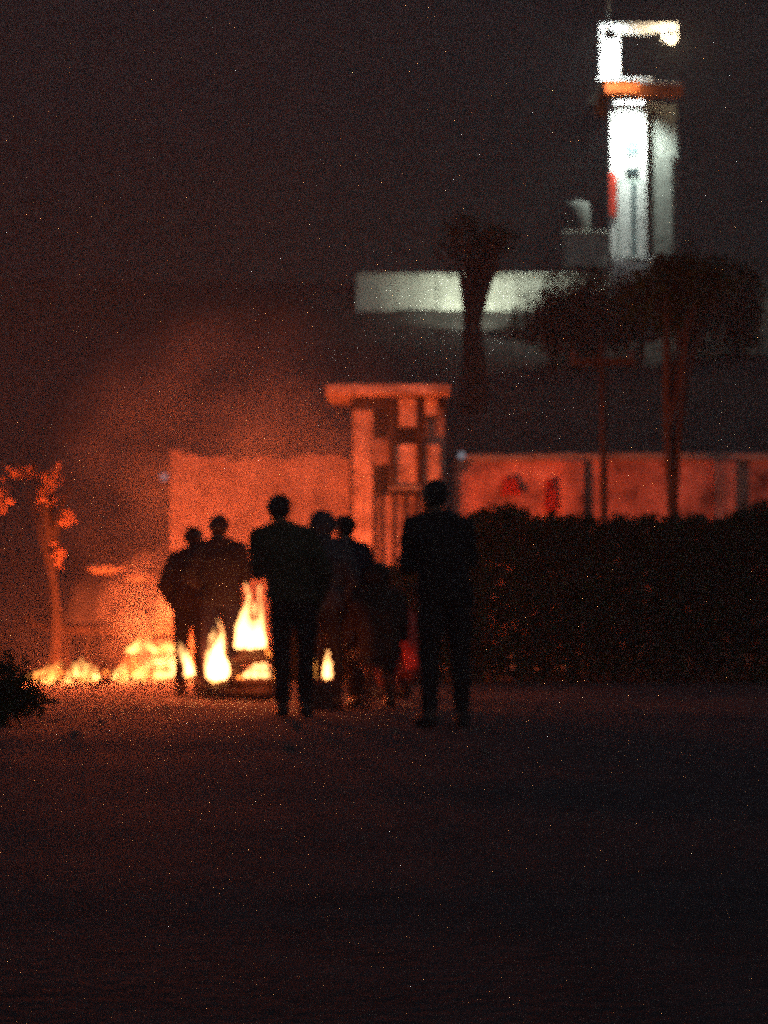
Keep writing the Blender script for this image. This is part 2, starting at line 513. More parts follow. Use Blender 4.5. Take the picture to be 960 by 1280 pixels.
# whitewashed retaining wall on the hill edge (each long block its own piece)
ry = 51.3
r0, r1 = A(444, 345, ry), A(800, 345, ry)
ret = empty('retaining_wall', ((r0.x + r1.x) / 2, ry, A(500, 402, ry).z))
tag(ret, 'low whitewashed retaining wall along the top of the dark slope', 'wall')
L = r1.x - r0.x; hh = r0.z - ret.location.z
nb = 7
for i in range(nb):
    x0, x1 = -L / 2 + L * i / nb, -L / 2 + L * (i + 1) / nb
    box('wall_bay', (x0 + 0.01, random.uniform(-0.01, 0.01), -0.5), (x1 - 0.01, 0.3, hh), M['whitewash'], ret, 0.02)
box('coping', (-L / 2, -0.05, hh + 0.003), (L / 2, 0.34, hh + 0.07), M['whitewash'], ret, 0.015)
wl = empty('wall_lantern', A(590, 374, 49.8))
bm = bmesh.new(); bmesh.ops.create_uvsphere(bm, u_segments=12, v_segments=8, radius=0.08)
from_bm('globe', bm, M['tube'], wl, True)
tube('bracket', [(0, 0, 0.07), (0, 0.3, 0.16), (0, 1.51, 0.12)], [0.02, 0.02, 0.02], M['darkmetal'], wl)
point('lantern_light', (0, 0.1, 0), 130.0, (0.9, 1.0, 0.82), 0.06, wl, (0, 1, 0.3), 150)
tag(wl, 'globe lantern on the whitewashed wall behind the thick trunk', 'lamp')
# dim ledge and water tank left of the house
tk = A(732, 292, 49.6)
ledge = empty('low_ledge', (tk.x, 49.6, 9.2))
tag(ledge, 'dim grey ledge with a shelf beside the floodlit house', 'ledge')
box('ledge_block', (-0.5, 0, -0.1), (0.5, 0.4, tk.z - 9.2), M['grey'], ledge, 0.01)
box('shelf', (-0.55, -0.05, tk.z - 9.197), (0.55, 0.5, tk.z - 9.197 + 0.06), M['whitewash'], ledge, 0.01)
tank = empty('water_tank', (A(722, 290, 49.85).x, 49.85, tk.z - 9.197 + 9.26))
tag(tank, 'small dim grey water tank standing on the ledge', 'tank')
tube('tank_body', [(0, 0, 0), (0, 0, 0.05), (0, 0, 0.62), (0, 0, 0.72), (0, 0, 0.76)], [0.27, 0.3, 0.3, 0.24, 0.1], M['shadegrey'], tank, 20)
tube('lid', [(0, 0, 0.762), (0, 0, 0.8)], [0.12, 0.11], M['darkmetal'], tank, 16)

# ================================================================== fire
FIRE = []


def py_seed(px): return (px * 37) % 11


def flame(name, px, base, tip, w, Y, m, label, tongues=1, lean=0.0, power=0.0, group=None, prof=None):
    """teardrop body with one or more bent tongues, all one closed volume"""
    b, t = A(px, base, Y), A(px, tip, Y)
    h = t.z - b.z; s = F_PX / Y; R = w / s / 2
    root_bm = bmesh.new()

    def tongue(x0, hh, r, ln, ph, y0=0.0):
        n, k = 14, 10
        pts, rads = [], []
        for i in range(n + 1):
            f = i / n
            rr = r * (0.62 + 0.38 * math.sin(math.pi * min(f * 1.6, 1.0))) * (1 - f) ** 0.85
            pts.append((x0 * (1 - 0.25 * f) + ln * f * f * hh + 0.22 * r * math.sin(f * 9 + ph) * f, y0 + 0.15 * r * math.cos(f * 6 + ph), hh * f))
            rads.append(max(rr, 0.013))
        add_tube(root_bm, pts, rads, k, 0.08)
    rs = random.Random(int(px * 13 + tip))
    if tongues == 2:        # broad body, tall left tongue, thin right one
        for q in range(7):
            f = q / 6 * 2 - 1
            tongue(R * f * 0.72, h * rs.uniform(0.55, 0.72), R * 0.42, rs.uniform(-0.06, 0.06), q * 1.3, rs.uniform(-0.3, 0.3) * R)
        tongue(-R * 0.42, h, R * 0.46, 0.03, 2.0)
        tongue(-R * 0.25, h * 0.8, R * 0.4, 0.0, 4.0)
        tongue(R * 0.70, h * 0.96, R * 0.24, 0.02, 3.0)
    elif tongues == 1:      # one tall lick with lower ones wrapped round it
        tongue(0, h, R * 0.66, lean, 1.0)
        for q in range(6):
            a_ = q / 6 * 6.28
            tongue(R * 0.5 * math.cos(a_), h * rs.uniform(0.45, 0.86), R * 0.44, lean + rs.uniform(-0.12, 0.12), q * 1.9, R * 0.4 * math.sin(a_))
    else:                   # low ragged fire of many tongues
        nq = tongues * 3
        for q in range(nq):
            f = (q + 0.5) / nq * 2 - 1
            tongue(R * f * 0.95, h * rs.uniform(0.3, 1.0) * (1 - 0.35 * f * f), R * rs.uniform(1.6, 2.6) / nq, lean + rs.uniform(-0.35, 0.35), q * 1.7, rs.uniform(-0.4, 0.4) * R)
    me = bpy.data.meshes.new(name); bmesh.ops.recalc_face_normals(root_bm, faces=root_bm.faces)
    root_bm.to_mesh(me); root_bm.free()
    o = link_mesh(name, me, None)
    if True:
        md = o.modifiers.new('r', 'REMESH'); md.mode = 'VOXEL'; md.voxel_size = 0.008
        dg = bpy.context.evaluated_depsgraph_get()
        me2 = bpy.data.meshes.new_from_object(o.evaluated_get(dg))
        o.modifiers.clear(); o.data = me2
    o.data.materials.append(m)
    for v in o.data.vertices:                      # ragged, licking edges
        f = v.co.z / max(h, 0.01); f = max(0.0, f * (1.25 - f)) * 1.6
        q = Vector((v.co.x * 14 + px, v.co.y * 14, v.co.z * 7 - py_seed(px)))
        v.co.x += (0.008 + R * 0.28 * f) * mnoise.noise(q); v.co.y += (0.012 + R * 0.2 * f) * mnoise.noise(q + Vector((9, 3, 1)))
        v.co.z += h * 0.05 * mnoise.noise(q * 1.5)
    o.data.polygons.foreach_set('use_smooth', [True] * len(o.data.polygons))
    o.location = (b.x, Y, max(b.z, 0.005))
    tag(o, label, 'flame', group)
    if power:
        point('fire_light', (0, -0.02, max(h * 0.55, 0.17)), power, (1.0, 0.135, 0.032), max(0.06, R * 0.7), o)
    return o


FY = 26.0          # the long row of burning brush at the foot of the wall
BF = 20.3          # the log pile, nearer
flame('flame', 313, 810, 728, 40, BF, M['flame'], 'tall white-hot twin-tongued flame on top of the log pile', 2, power=20)
flame('flame', 272, 848, 775, 38, BF - 0.1, M['flame'], 'broad teardrop flame beside the log pile', 1, 0.05, power=18)
flame('flame', 321, 847, 822, 36, BF - 0.35, M['flame'], 'low wide flame licking out between the stacked logs', 4, 0.2, power=26)
flame('flame', 327, 850, 806, 22, FY + 0.3, M['flame'], 'added narrow flame half hidden behind the log pile to light the wall', 3, 0.05, power=620)  # added fire, mostly out of view, lights the walls and backlights the figures
flame('flame', 256, 838, 808, 20, 28.4, M['flame2'], 'added flame at the wall foot, half hidden behind the two left standing people, for the wall glow', 3, 0.05, power=480)  # added fire close to the wall, so the glow fades upward
flame('flame', 392, 848, 819, 10, 18.4, M['flame3'], 'thin orange flame on a brick stack right of the log pile', power=2)
flame('flame', 409, 848, 813, 15, 18.4, M['flame'], 'little candle-like flame on a brick stack right of the log pile', power=4)
flame('flame', 237, 846, 803, 17, BF + 0.6, M['flame'], 'curled yellow flame on a branch jutting from the log pile', 1, -0.3, power=25)
flame('flame', 216, 846, 806, 22, FY, M['flame'], 'ragged yellow flame on the wall side of the burning tyre', 3, -0.1, power=364)
flame('flame', 200, 848, 806, 20, FY, M['flame2'], 'upright yellow flame in the middle of the burning tyre', 3, power=312)
flame('flame', 178, 816, 795, 42, FY + 0.2, M['flame2'], 'flat yellow flame along the top of the burning tyre', 5, 0.5, power=50)
flame('flame', 212, 814, 794, 34, FY + 0.25, M['flame3'], 'thin orange flame along the upper rim of the burning tyre', 4, 0.4)
flame('flame', 104, 859, 828, 48, FY - 0.3, M['flame2'], 'low bushy yellow flame in the row of burning brush', 5, power=765)
flame('flame', 150, 856, 830, 24, FY - 0.2, M['flame2'], 'small yellow flame between brush and tyre', 3, 0.3, power=229)
flame('flame', 172, 852, 826, 18, FY - 0.1, M['flame2'], 'leaning yellow flame beside the burning tyre', 3, 0.6, power=30)
flame('flame', 52, 860, 834, 46, FY - 0.5, M['flame3'], 'leaning orange flame at the far end of the burning brush', 5, 0.8, power=433)
flame('flame', 268, 853, 839, 14, BF - 0.45, M['flame2'], 'tiny flame at the foot of the broad teardrop flame', power=0)

# logs of the bonfire
for k, (pxa, pya, pxb, pyb, r, dy) in enumerate([
        (268, 868, 350, 866, 0.055, -0.25), (276, 866, 346, 869, 0.055, 0.2), (258, 862, 300, 850, 0.05, -0.1),
        (284, 852, 348, 856, 0.05, -0.2), (290, 855, 344, 850, 0.05, 0.25), (286, 838, 340, 842, 0.045, 0.15),
        (292, 826, 338, 822, 0.045, 0.0), (300, 816, 334, 814, 0.04, 0.1)]):
    a, b = A(pxa, pya, BF + dy), A(pxb, pyb, BF + dy + 0.15)
    a.z, b.z = max(a.z, r), max(b.z, r)
    c = (a + b) / 2
    root = empty('log', c)
    pts = [a - c + (b - c - (a - c)) * t + Vector((0, 0, random.uniform(-0.008, 0.008))) for t in (0, .25, .5, .75, 1)]
    tube('log_body', pts, [r * random.uniform(0.85, 1.1) for _ in pts], M['char'], root, 10, 0.12)
    d = (b - a).normalized()
    tube('glowing_end', [b - c - d * 0.03, b - c + d * 0.012], [r * 1.02, r * 0.7], M['ember'], root, 10, 0.1)
    lab = ['charred log lying lowest at the front of the pile', 'charred log lying lowest at the back of the pile',
           'short tilted charred log beneath the broad teardrop flame', 'charred log of the second layer, front of the pile',
           'charred log of the second layer, back of the pile', 'charred log of the third layer in the pile',
           'charred log second from the top of the pile', 'topmost thin charred log under the tall flame'][k]
    tag(root, lab, 'log', 'logs of the bonfire')

br = empty('branch', A(244, 856, BF + 0.6))
a_, b_ = A(262, 868, BF + 0.3) - br.location, A(234, 843, BF + 0.65) - br.location
tube('branch_wood', [a_, a_ * 0.45 + b_ * 0.55 + Vector((0, 0, 0.02)), b_], [0.035, 0.03, 0.018], M['char'], br, 8, 0.12)
tube('glowing_end', [b_ * 0.85 + a_ * 0.15, b_ * 1.04], [0.026, 0.016], M['ember'], br, 8, 0.1)
tag(br, 'charred branch jutting from the log pile with a curled flame', 'branch')

# heap of dry straw by the end of the wall
hp = A(226, 838, 28.0)
bm = bmesh.new(); nr, na = 14, 36
rows = []
for i in range(nr + 1):
    f = i / nr; row = []
    for k in range(na):
        t_ = 2 * math.pi * k / na
        rr = 0.86 * f * (1 + 0.12 * mnoise.noise(Vector((math.cos(t_) * 1.5, math.sin(t_) * 1.5, 0.3))))
        z = 1.32 * (1 - f ** 1.15) + 0.07 * mnoise.noise(Vector((rr * math.cos(t_) * 4, rr * math.sin(t_) * 4, 1.7))) * (1 - f)
        row.append(bm.verts.new((rr * math.cos(t_), rr * math.sin(t_) * 0.9, max(z, -0.03))))
    rows.append(row)
for i in range(nr):
    for k in range(na):
        bm.faces.new((rows[i][k], rows[i][(k + 1) % na], rows[i + 1][(k + 1) % na], rows[i + 1][k]))
bmesh.ops.remove_doubles(bm, verts=bm.verts, dist=0.0005)
heap = empty('straw_heap', (hp.x, 28.0, 0))
from_bm('heap_body', bm, M['straw'], heap, True)
bm = bmesh.new()
for k in range(900):
    t_, f = random.uniform(0, 6.28), math.sqrt(random.random())
    p = Vector((0.86 * f * math.cos(t_), 0.78 * f * math.sin(t_), 1.3 * (1 - f ** 1.15) + 0.01))
    d = Vector((random.uniform(-1, 1), random.uniform(-1, 1), random.uniform(-0.4, 0.9))).normalized() * random.uniform(0.05, 0.13)
    w = d.cross(Vector((0.2, 1, 0.1))).normalized() * 0.005
    q = [bm.verts.new(p - d * 0.3 - w), bm.verts.new(p - d * 0.3 + w), bm.verts.new(p + d * 0.7)]
    bm.faces.new(q)
st_ = from_bm('loose_straw', bm, M['straw'], heap); st_['kind'] = 'stuff'
tag(heap, 'pale heap of dry straw at the end of the glowing wall', 'straw heap')

# burning tyre leaning in the fire row
tc = A(203, 826, FY + 0.05)
bm = bmesh.new()
R0, r0_ = 0.33, 0.10
ring = []
for i in range(36):
    t = 2 * math.pi * i / 36
    row = []
    for j in range(12):
        u = 2 * math.pi * j / 12
        rr = r0_ * (1 + (0.05 if (i % 2 and abs(math.sin(u)) < 0.8) else 0))
        rad = R0 - r0_ + rr * math.cos(u)
        row.append(bm.verts.new((rad * math.cos(t), rr * math.sin(u) * 0.95, rad * math.sin(t))))
    ring.append(row)
for i in range(36):
    for j in range(12):
        bm.faces.new((ring[i][j], ring[(i + 1) % 36][j], ring[(i + 1) % 36][(j + 1) % 12], ring[i][(j + 1) % 12]))
ty = empty('tyre', (tc.x, FY + 0.25, 0.0)); ty.rotation_euler = (0, 0, 0.15)
tyr = from_bm('tyre_ring', bm, M['rubber'], ty, True)
tyr.rotation_euler = (math.radians(-48), 0, 0); tyr.location = (0, 0, 0.31)
tag(ty, 'black burning tyre leaning in the row of fire', 'tyre')

# burning brush: bent sticks
for k in range(14):
    px = 35 + k * 10.5 + random.uniform(-5, 5)
    p = G(px, random.uniform(849, 858)); a = random.uniform(-0.5, 0.5); Ls = random.uniform(0.22, 0.42)
    d = Vector((math.cos(a), math.sin(a), 0)) * Ls / 2
    root = empty('stick', (p.x, p.y, 0.02 + 0.02 * (k % 3)))
    pts = [-d, -d * 0.3 + Vector((0, 0, 0.03)), d * 0.4 + Vector((0, 0, 0.045)), d + Vector((0, 0, random.uniform(0, 0.1)))]
    tube('twig', pts, [0.016, 0.015, 0.012, 0.006], M['char'], root, 7, 0.15)
    tube('glowing_tip', [pts[2] + (pts[3] - pts[2]) * 0.5, pts[3] * 1.02], [0.013, 0.007], M['ember'], root, 7, 0.1)
    tag(root, 'charred stick with glowing tip in the row of burning brush', 'stick', 'sticks of the burning brush')

# stray embers, bricks
def ember_log(px, py, lab):
    p = G(px, py); root = empty('ember_stick', (p.x, p.y, 0.03))
    tube('charred_stick', [(-0.13, 0, 0), (0.0, 0.02, 0.012), (0.1, 0.0, 0.02)], [0.025, 0.028, 0.022], M['char'], root, 8, 0.12)
    tube('glowing_end', [(0.06, 0.0, 0.018), (0.125, 0, 0.024)], [0.026, 0.018], M['ember'], root, 8, 0.1)
    tag(root, lab, 'ember')


ember_log(575, 856, 'lone charred stick with a glowing end on the dark soil by the hedge')
bm = bmesh.new(); add_box(bm, (-0.06, -0.05, 0), (0.06, 0.05, 0.064), 0.006)
brick_me = bpy.data.meshes.new('brick'); bm.to_mesh(brick_me); bm.free(); brick_me.materials.append(M['sootbrick'])
for px, lab in ((392, 'thin orange flame'), (409, 'little candle-like flame')):
    for k in range(4):
        o = bpy.data.objects.new('brick', brick_me); COL.objects.link(o)
        o.location = (A(px, 848, 18.4).x, 18.4, 0.004 + k * 0.066); o.rotation_euler = (0, 0, random.uniform(-0.35, 0.35))
        tag(o, ('lowest', 'second', 'third', 'topmost')[k] + ' sooty half brick in the stack under the ' + lab, 'brick', 'bricks by the fire')

# ash bed
bm = bmesh.new()
for i in range(260):
    px = random.uniform(40, 345); p = G(px, random.uniform(845, 861)); s = random.uniform(0.012, 0.035)
    r = bmesh.ops.create_icosphere(bm, subdivisions=1, radius=s)
    bmesh.ops.translate(bm, verts=r['verts'], vec=(p.x, p.y, s * 0.3))
tag(from_bm('ash_bed', bm, M['ash']), 'grey ash and cinders strewn under the row of fire', 'ash', kind='stuff')

# ================================================================== vegetation
def tree(px, base, Y, z0, h, rad, label, trunk_m, leaf_m, n_leaf=3500, tr=0.12, crown_c=None, crown_r=None, size=0.07, lean=0.0, group=None, clumps=None):
    x = A(px, base, Y).x
    root = empty('broadleaf_tree', (x, Y, z0))
    bm = bmesh.new()
    pts = [(lean * t * h + 0.05 * math.sin(t * 5), 0.04 * math.cos(t * 4), h * t - 0.05) for t in np.linspace(0, 1, 8)]
    add_tube(bm, pts, [tr * (1.15 - 0.75 * t) for t in np.linspace(0, 1, 8)], 10, 0.08)
    cc = crown_c or (lean * h, 0, h * 1.1); cr = crown_r or (rad, rad, rad * 0.8)
    tips = []
    for k in range(9):
        f = random.uniform(0.55, 0.98); s = Vector(pts[int(f * 7)])
        d = Vector((random.uniform(-1, 1), random.uniform(-1, 1), random.uniform(0.0, 1))).normalized()
        e = Vector(cc) + Vector((d.x * cr[0], d.y * cr[1], d.z * cr[2])) * 0.8
        mid = (s + e) / 2 + Vector((0, 0, 0.12 * h * random.uniform(0, 0.6)))
        add_tube(bm, [s, mid, e], [tr * 0.4, tr * 0.25, tr * 0.08], 6, 0.08); tips.append(e)
    from_bm('trunk', bm, trunk_m, root, True)
    P = [blob_points(cc, cr, n_leaf // 2, 16)]
    for e in tips:
        P.append(np.array(e) + np.random.normal(size=(n_leaf // 18, 3)) * np.array(cr) * 0.18)
    if clumps:              # sparse crown: a few dense sprays at the ends of the limbs
        P = [np.array(A(cx_, cy_, Y) - root.location) + np.random.normal(size=(k_, 3)) * np.array((sx_, 0.1, sz_)) for cx_, cy_, k_, sx_, sz_ in clumps]
    leaves('crown', np.concatenate(P), size, leaf_m, root)
    tag(root, label, 'tree', group)
    return root


tree(66, 846, 27.2, 0.0, 2.1, 0.9, 'slim tree with red-lit trunk and sparse dry leaves by the handcart', M['bark'], M['leafdry'],
     300, 0.075, (-0.1, 0, 2.45), (0.6, 0.5, 0.5), 0.06, 0.0,
     clumps=((30, 590, 40, .11, .05), (62, 603, 60, .07, .10), (80, 647, 30, .07, .05), (71, 692, 36, .05, .11), (3, 622, 30, .05, .08), (52, 628, 18, .06, .08)))
tree(590, 395, 44.2, slope_z(44.2) - 0.05, 3.1, 1.5, 'dark thick-trunked tree standing before the whitewashed retaining wall', M['darkbark'], M['leaf'],
     700, 0.30, (0, 0, 3.6), (0.9, 0.9, 0.7), 0.09)
tree(839, 830, 28.3, 0.0, 4.6, 1.2, 'dark slender tree growing out behind the hedge', M['darkbark'], M['leaf'],
     1100, 0.10, (0.1, 0, 5.2), (0.8, 0.7, 0.6), 0.08)

# thin pole before the wall
pp = A(755, 800, 28.5)
pole = empty('utility_pole', (pp.x, 28.5, 0))
tube('shaft', [(0, 0, -0.1), (0.01, 0, 2), (0.0, 0, 4.6)], [0.06, 0.055, 0.045], M['darkbark'], pole, 10)
box('crossarm', (-0.45, -0.05, 4.25), (0.45, 0.04, 4.33), M['darkbark'], pole, 0.008)
for x in (-0.4, 0.0, 0.4):
    tube('insulator', [(x, 0, 4.332), (x, 0, 4.36), (x, 0, 4.42), (x, 0, 4.46)], [0.02, 0.04, 0.035, 0.015], M['darkmetal'], pole, 10)
tag(pole, 'thin dark utility pole standing between hedge and wall', 'pole')

# hedges
def hedge_row(px0, px1, Y, top, n, stems, label, depth=0.38):
    h0, h1 = A(px0, 700, Y), A(px1, 700, Y)
    hedge = empty('hedge', ((h0.x + h1.x) / 2, Y, 0))
    Lh = h1.x - h0.x
    P = np.random.uniform(-1, 1, (n, 3))
    topz = np.array([top + 0.22 * mnoise.noise(Vector((p[0] * Lh / 2 * 1.1, Y, 0.0))) + 0.18 * mnoise.noise(Vector((p[0] * Lh / 2 * 4.5, Y, p[1] * 2))) for p in P])
    P = np.stack([P[:, 0] * Lh / 2, np.sign(P[:, 1]) * np.abs(P[:, 1]) ** 0.5 * depth, (P[:, 2] * 0.5 + 0.5) ** 0.8 * topz], 1)
    leaves('foliage', P, 0.062, M['leaf'], hedge)
    for k in range(stems):
        x = -Lh / 2 + Lh * (k + 0.5) / stems
        tube('stem', [(x, 0, -0.05), (x + random.uniform(-.1, .1), 0.05, top * 0.45), (x + random.uniform(-.15, .15), 0, top * 0.85)],
             [0.03, 0.025, 0.01], M['darkbark'], hedge, 7)
    tag(hedge, label, 'hedge')


hedge_row(588, 1200, 25.5, 2.02, 34000, 12, 'tall dark leafy hedge in front of the dim red wall')
hedge_row(342, 604, 25.2, 1.38, 11000, 6, 'lower dark leafy hedge before the gatehouse', 0.3)


def bush(px, py, Y, z0, rx, rz, n, label, size=0.06, group=None, m=None, dx=0.0):
    x = A(px, py, Y).x + dx
    root = empty('bush', (x, Y, z0))
    leaves('foliage', blob_points((0, 0, rz * 0.8), (rx, rx * 0.8, rz * 0.8), n, 22), size, m or M['leaf'], root)
    for k in range(5):
        a = random.uniform(0, 6.28)
        tube('stem', [(0, 0, -0.1), (math.cos(a) * rx * 0.25, math.sin(a) * rx * 0.25, rz * 0.6), (math.cos(a) * rx * 0.55, math.sin(a) * rx * 0.5, rz * 1.2)],
             [0.03, 0.02, 0.008], M['darkbark'], root, 6)
    tag(root, label, 'bush', group)


gb = 'bushes on the upper slope'
for px, Y, top, lab in ((690, 47.2, 362, 'lowest dark bush hiding the end of the whitewashed wall'),
                        (742, 47.4, 343, 'dark bush just left of the hill house'),
                        (800, 47.6, 332, 'dark bush right below the hill house door'),
                        (862, 47.8, 330, 'dark bush right of the hill house door'),
                        (925, 47.8, 326, 'dark bush farthest along the slope past the hill house')):
    z0 = slope_z(Y) - 0.1; zt = A(px, top, Y).z
    bush(px, top, Y, z0, 0.85, (zt - z0) / 1.45, 2600, lab, 0.075, gb)
pb = G(4, 905)
bush(0, 905, pb.y, 0.0, 0.40, 0.34, 2200, 'low dark bush on the soil in front of the burning brush', 0.035)

# ================================================================== handcart with tarp-covered load
cc = G(128, 843)
cart = empty('handcart', (cc.x, cc.y + 0.35, 0), 0.12)
tag(cart, 'dark wooden handcart parked between the slim tree and the fire', 'handcart')
for i in range(6):
    y = -0.36 + i * 0.12
    box('deck_plank', (-0.62, y, 0.62), (0.62, y + 0.112, 0.65), M['darkwood'], cart, 0.004)
for y in (-0.36, 0.34):
    box('side_rail', (-0.62, y - 0.03, 0.54), (0.62, y + 0.03, 0.617), M['darkwood'], cart, 0.006)
for y in (-0.41, 0.41):
    w = bmesh.new()
    rg = []
    for i in range(28):
        t = 2 * math.pi * i / 28
        rg.append([w.verts.new(((0.31 + a) * math.cos(t), b, (0.31 + a) * math.sin(t))) for a, b in ((-0.03, -0.02), (0.02, -0.02), (0.02, 0.02), (-0.03, 0.02))])
    for i in range(28):
        for j in range(4):
            w.faces.new((rg[i][j], rg[(i + 1) % 28][j], rg[(i + 1) % 28][(j + 1) % 4], rg[i][(j + 1) % 4]))
    wo = from_bm('wheel', w, M['rubber'], cart); wo.location = (0.05, y, 0.33)
    for k in range(6):
        a = math.pi * k / 6
        tube('spoke', [(-0.29 * math.cos(a), 0, -0.29 * math.sin(a)), (0.29 * math.cos(a), 0, 0.29 * math.sin(a))], [0.009, 0.009], M['darkmetal'], wo, 6)
tube('axle', [(0.05, -0.45, 0.33), (0.05, 0.45, 0.33)], [0.02, 0.02], M['darkmetal'], cart)
for y in (-0.3, 0.3):
    tube('handle', [(-0.6, y, 0.58), (-0.95, y, 0.66), (-1.1, y, 0.78)], [0.025, 0.022, 0.02], M['darkwood'], cart)
    box('prop_leg', (-0.55, y - 0.025, 0.0), (-0.5, y + 0.025, 0.535), M['darkwood'], cart, 0.005)
# load
bm = bmesh.new(); nx, ny = 22, 14
vs = []
for j in range(ny + 1):
    row = []
    for i in range(nx + 1):
        u, v = i / nx * 2 - 1, j / ny * 2 - 1
        e = max(abs(u), abs(v))
        z = 0.652 + (0.62 - 0.12 * u) * (1 - max(0, e - 0.72) / 0.28 * 0.93) + 0.05 * mnoise.noise(Vector((u * 2.5, v * 2.5, 4)))
        k = 0.86 + 0.14 * max(0, e - 0.7) / 0.3
        row.append(bm.verts.new((u * 0.62 * k, v * 0.42 * k, z)))
    vs.append(row)
for j in range(ny):
    for i in range(nx):
        bm.faces.new((vs[j][i], vs[j][i + 1], vs[j + 1][i + 1], vs[j + 1][i]))
ld = from_bm('tarpaulin_load', bm, M['tarp'], None, True)
ld.location = cart.location; ld.rotation_euler = cart.rotation_euler
tag(ld, 'dark tarpaulin-covered load heaped on the handcart', 'load')
for px, py, lab, s in ((128, 711, 'pale bulging sack on top of the tarpaulin load', 1.0), (172, 722, 'flat pale sack at the edge of the tarpaulin load', 0.8)):
    p = A(px, py, cart.location.y)
    bm = bmesh.new(); bmesh.ops.create_uvsphere(bm, u_segments=18, v_segments=12, radius=1.0)
    for v in bm.verts:
        q = v.co.copy()
        v.co = Vector((math.copysign(abs(q.x) ** 0.7, q.x) * 0.23 * s, math.copysign(abs(q.y) ** 0.7, q.y) * 0.16 * s, q.z * 0.075 * s)) * (1 + 0.08 * mnoise.noise(q * 2.1))
    root = empty('sack', (p.x, cart.location.y, p.z - 0.01))
    from_bm('sack_body', bm, M['sack'], root, True)
    tube('tied_neck', [(0.2 * s, 0, 0), (0.25 * s, 0, 0.01), (0.3 * s, 0.01, 0.02)], [0.05 * s, 0.025 * s, 0.045 * s], M['sack'], root, 10, 0.15)
    tag(root, lab, 'sack')

# ================================================================== people
_sph = []
for i in range(1, 6):
    for j in range(10):
        th, ph = math.pi * i / 6, 2 * math.pi * j / 10
        _sph.append((math.sin(th) * math.cos(ph), math.sin(th) * math.sin(ph), math.cos(th)))
_sph += [(0, 0, 1), (0, 0, -1)]
_sph = np.array(_sph)


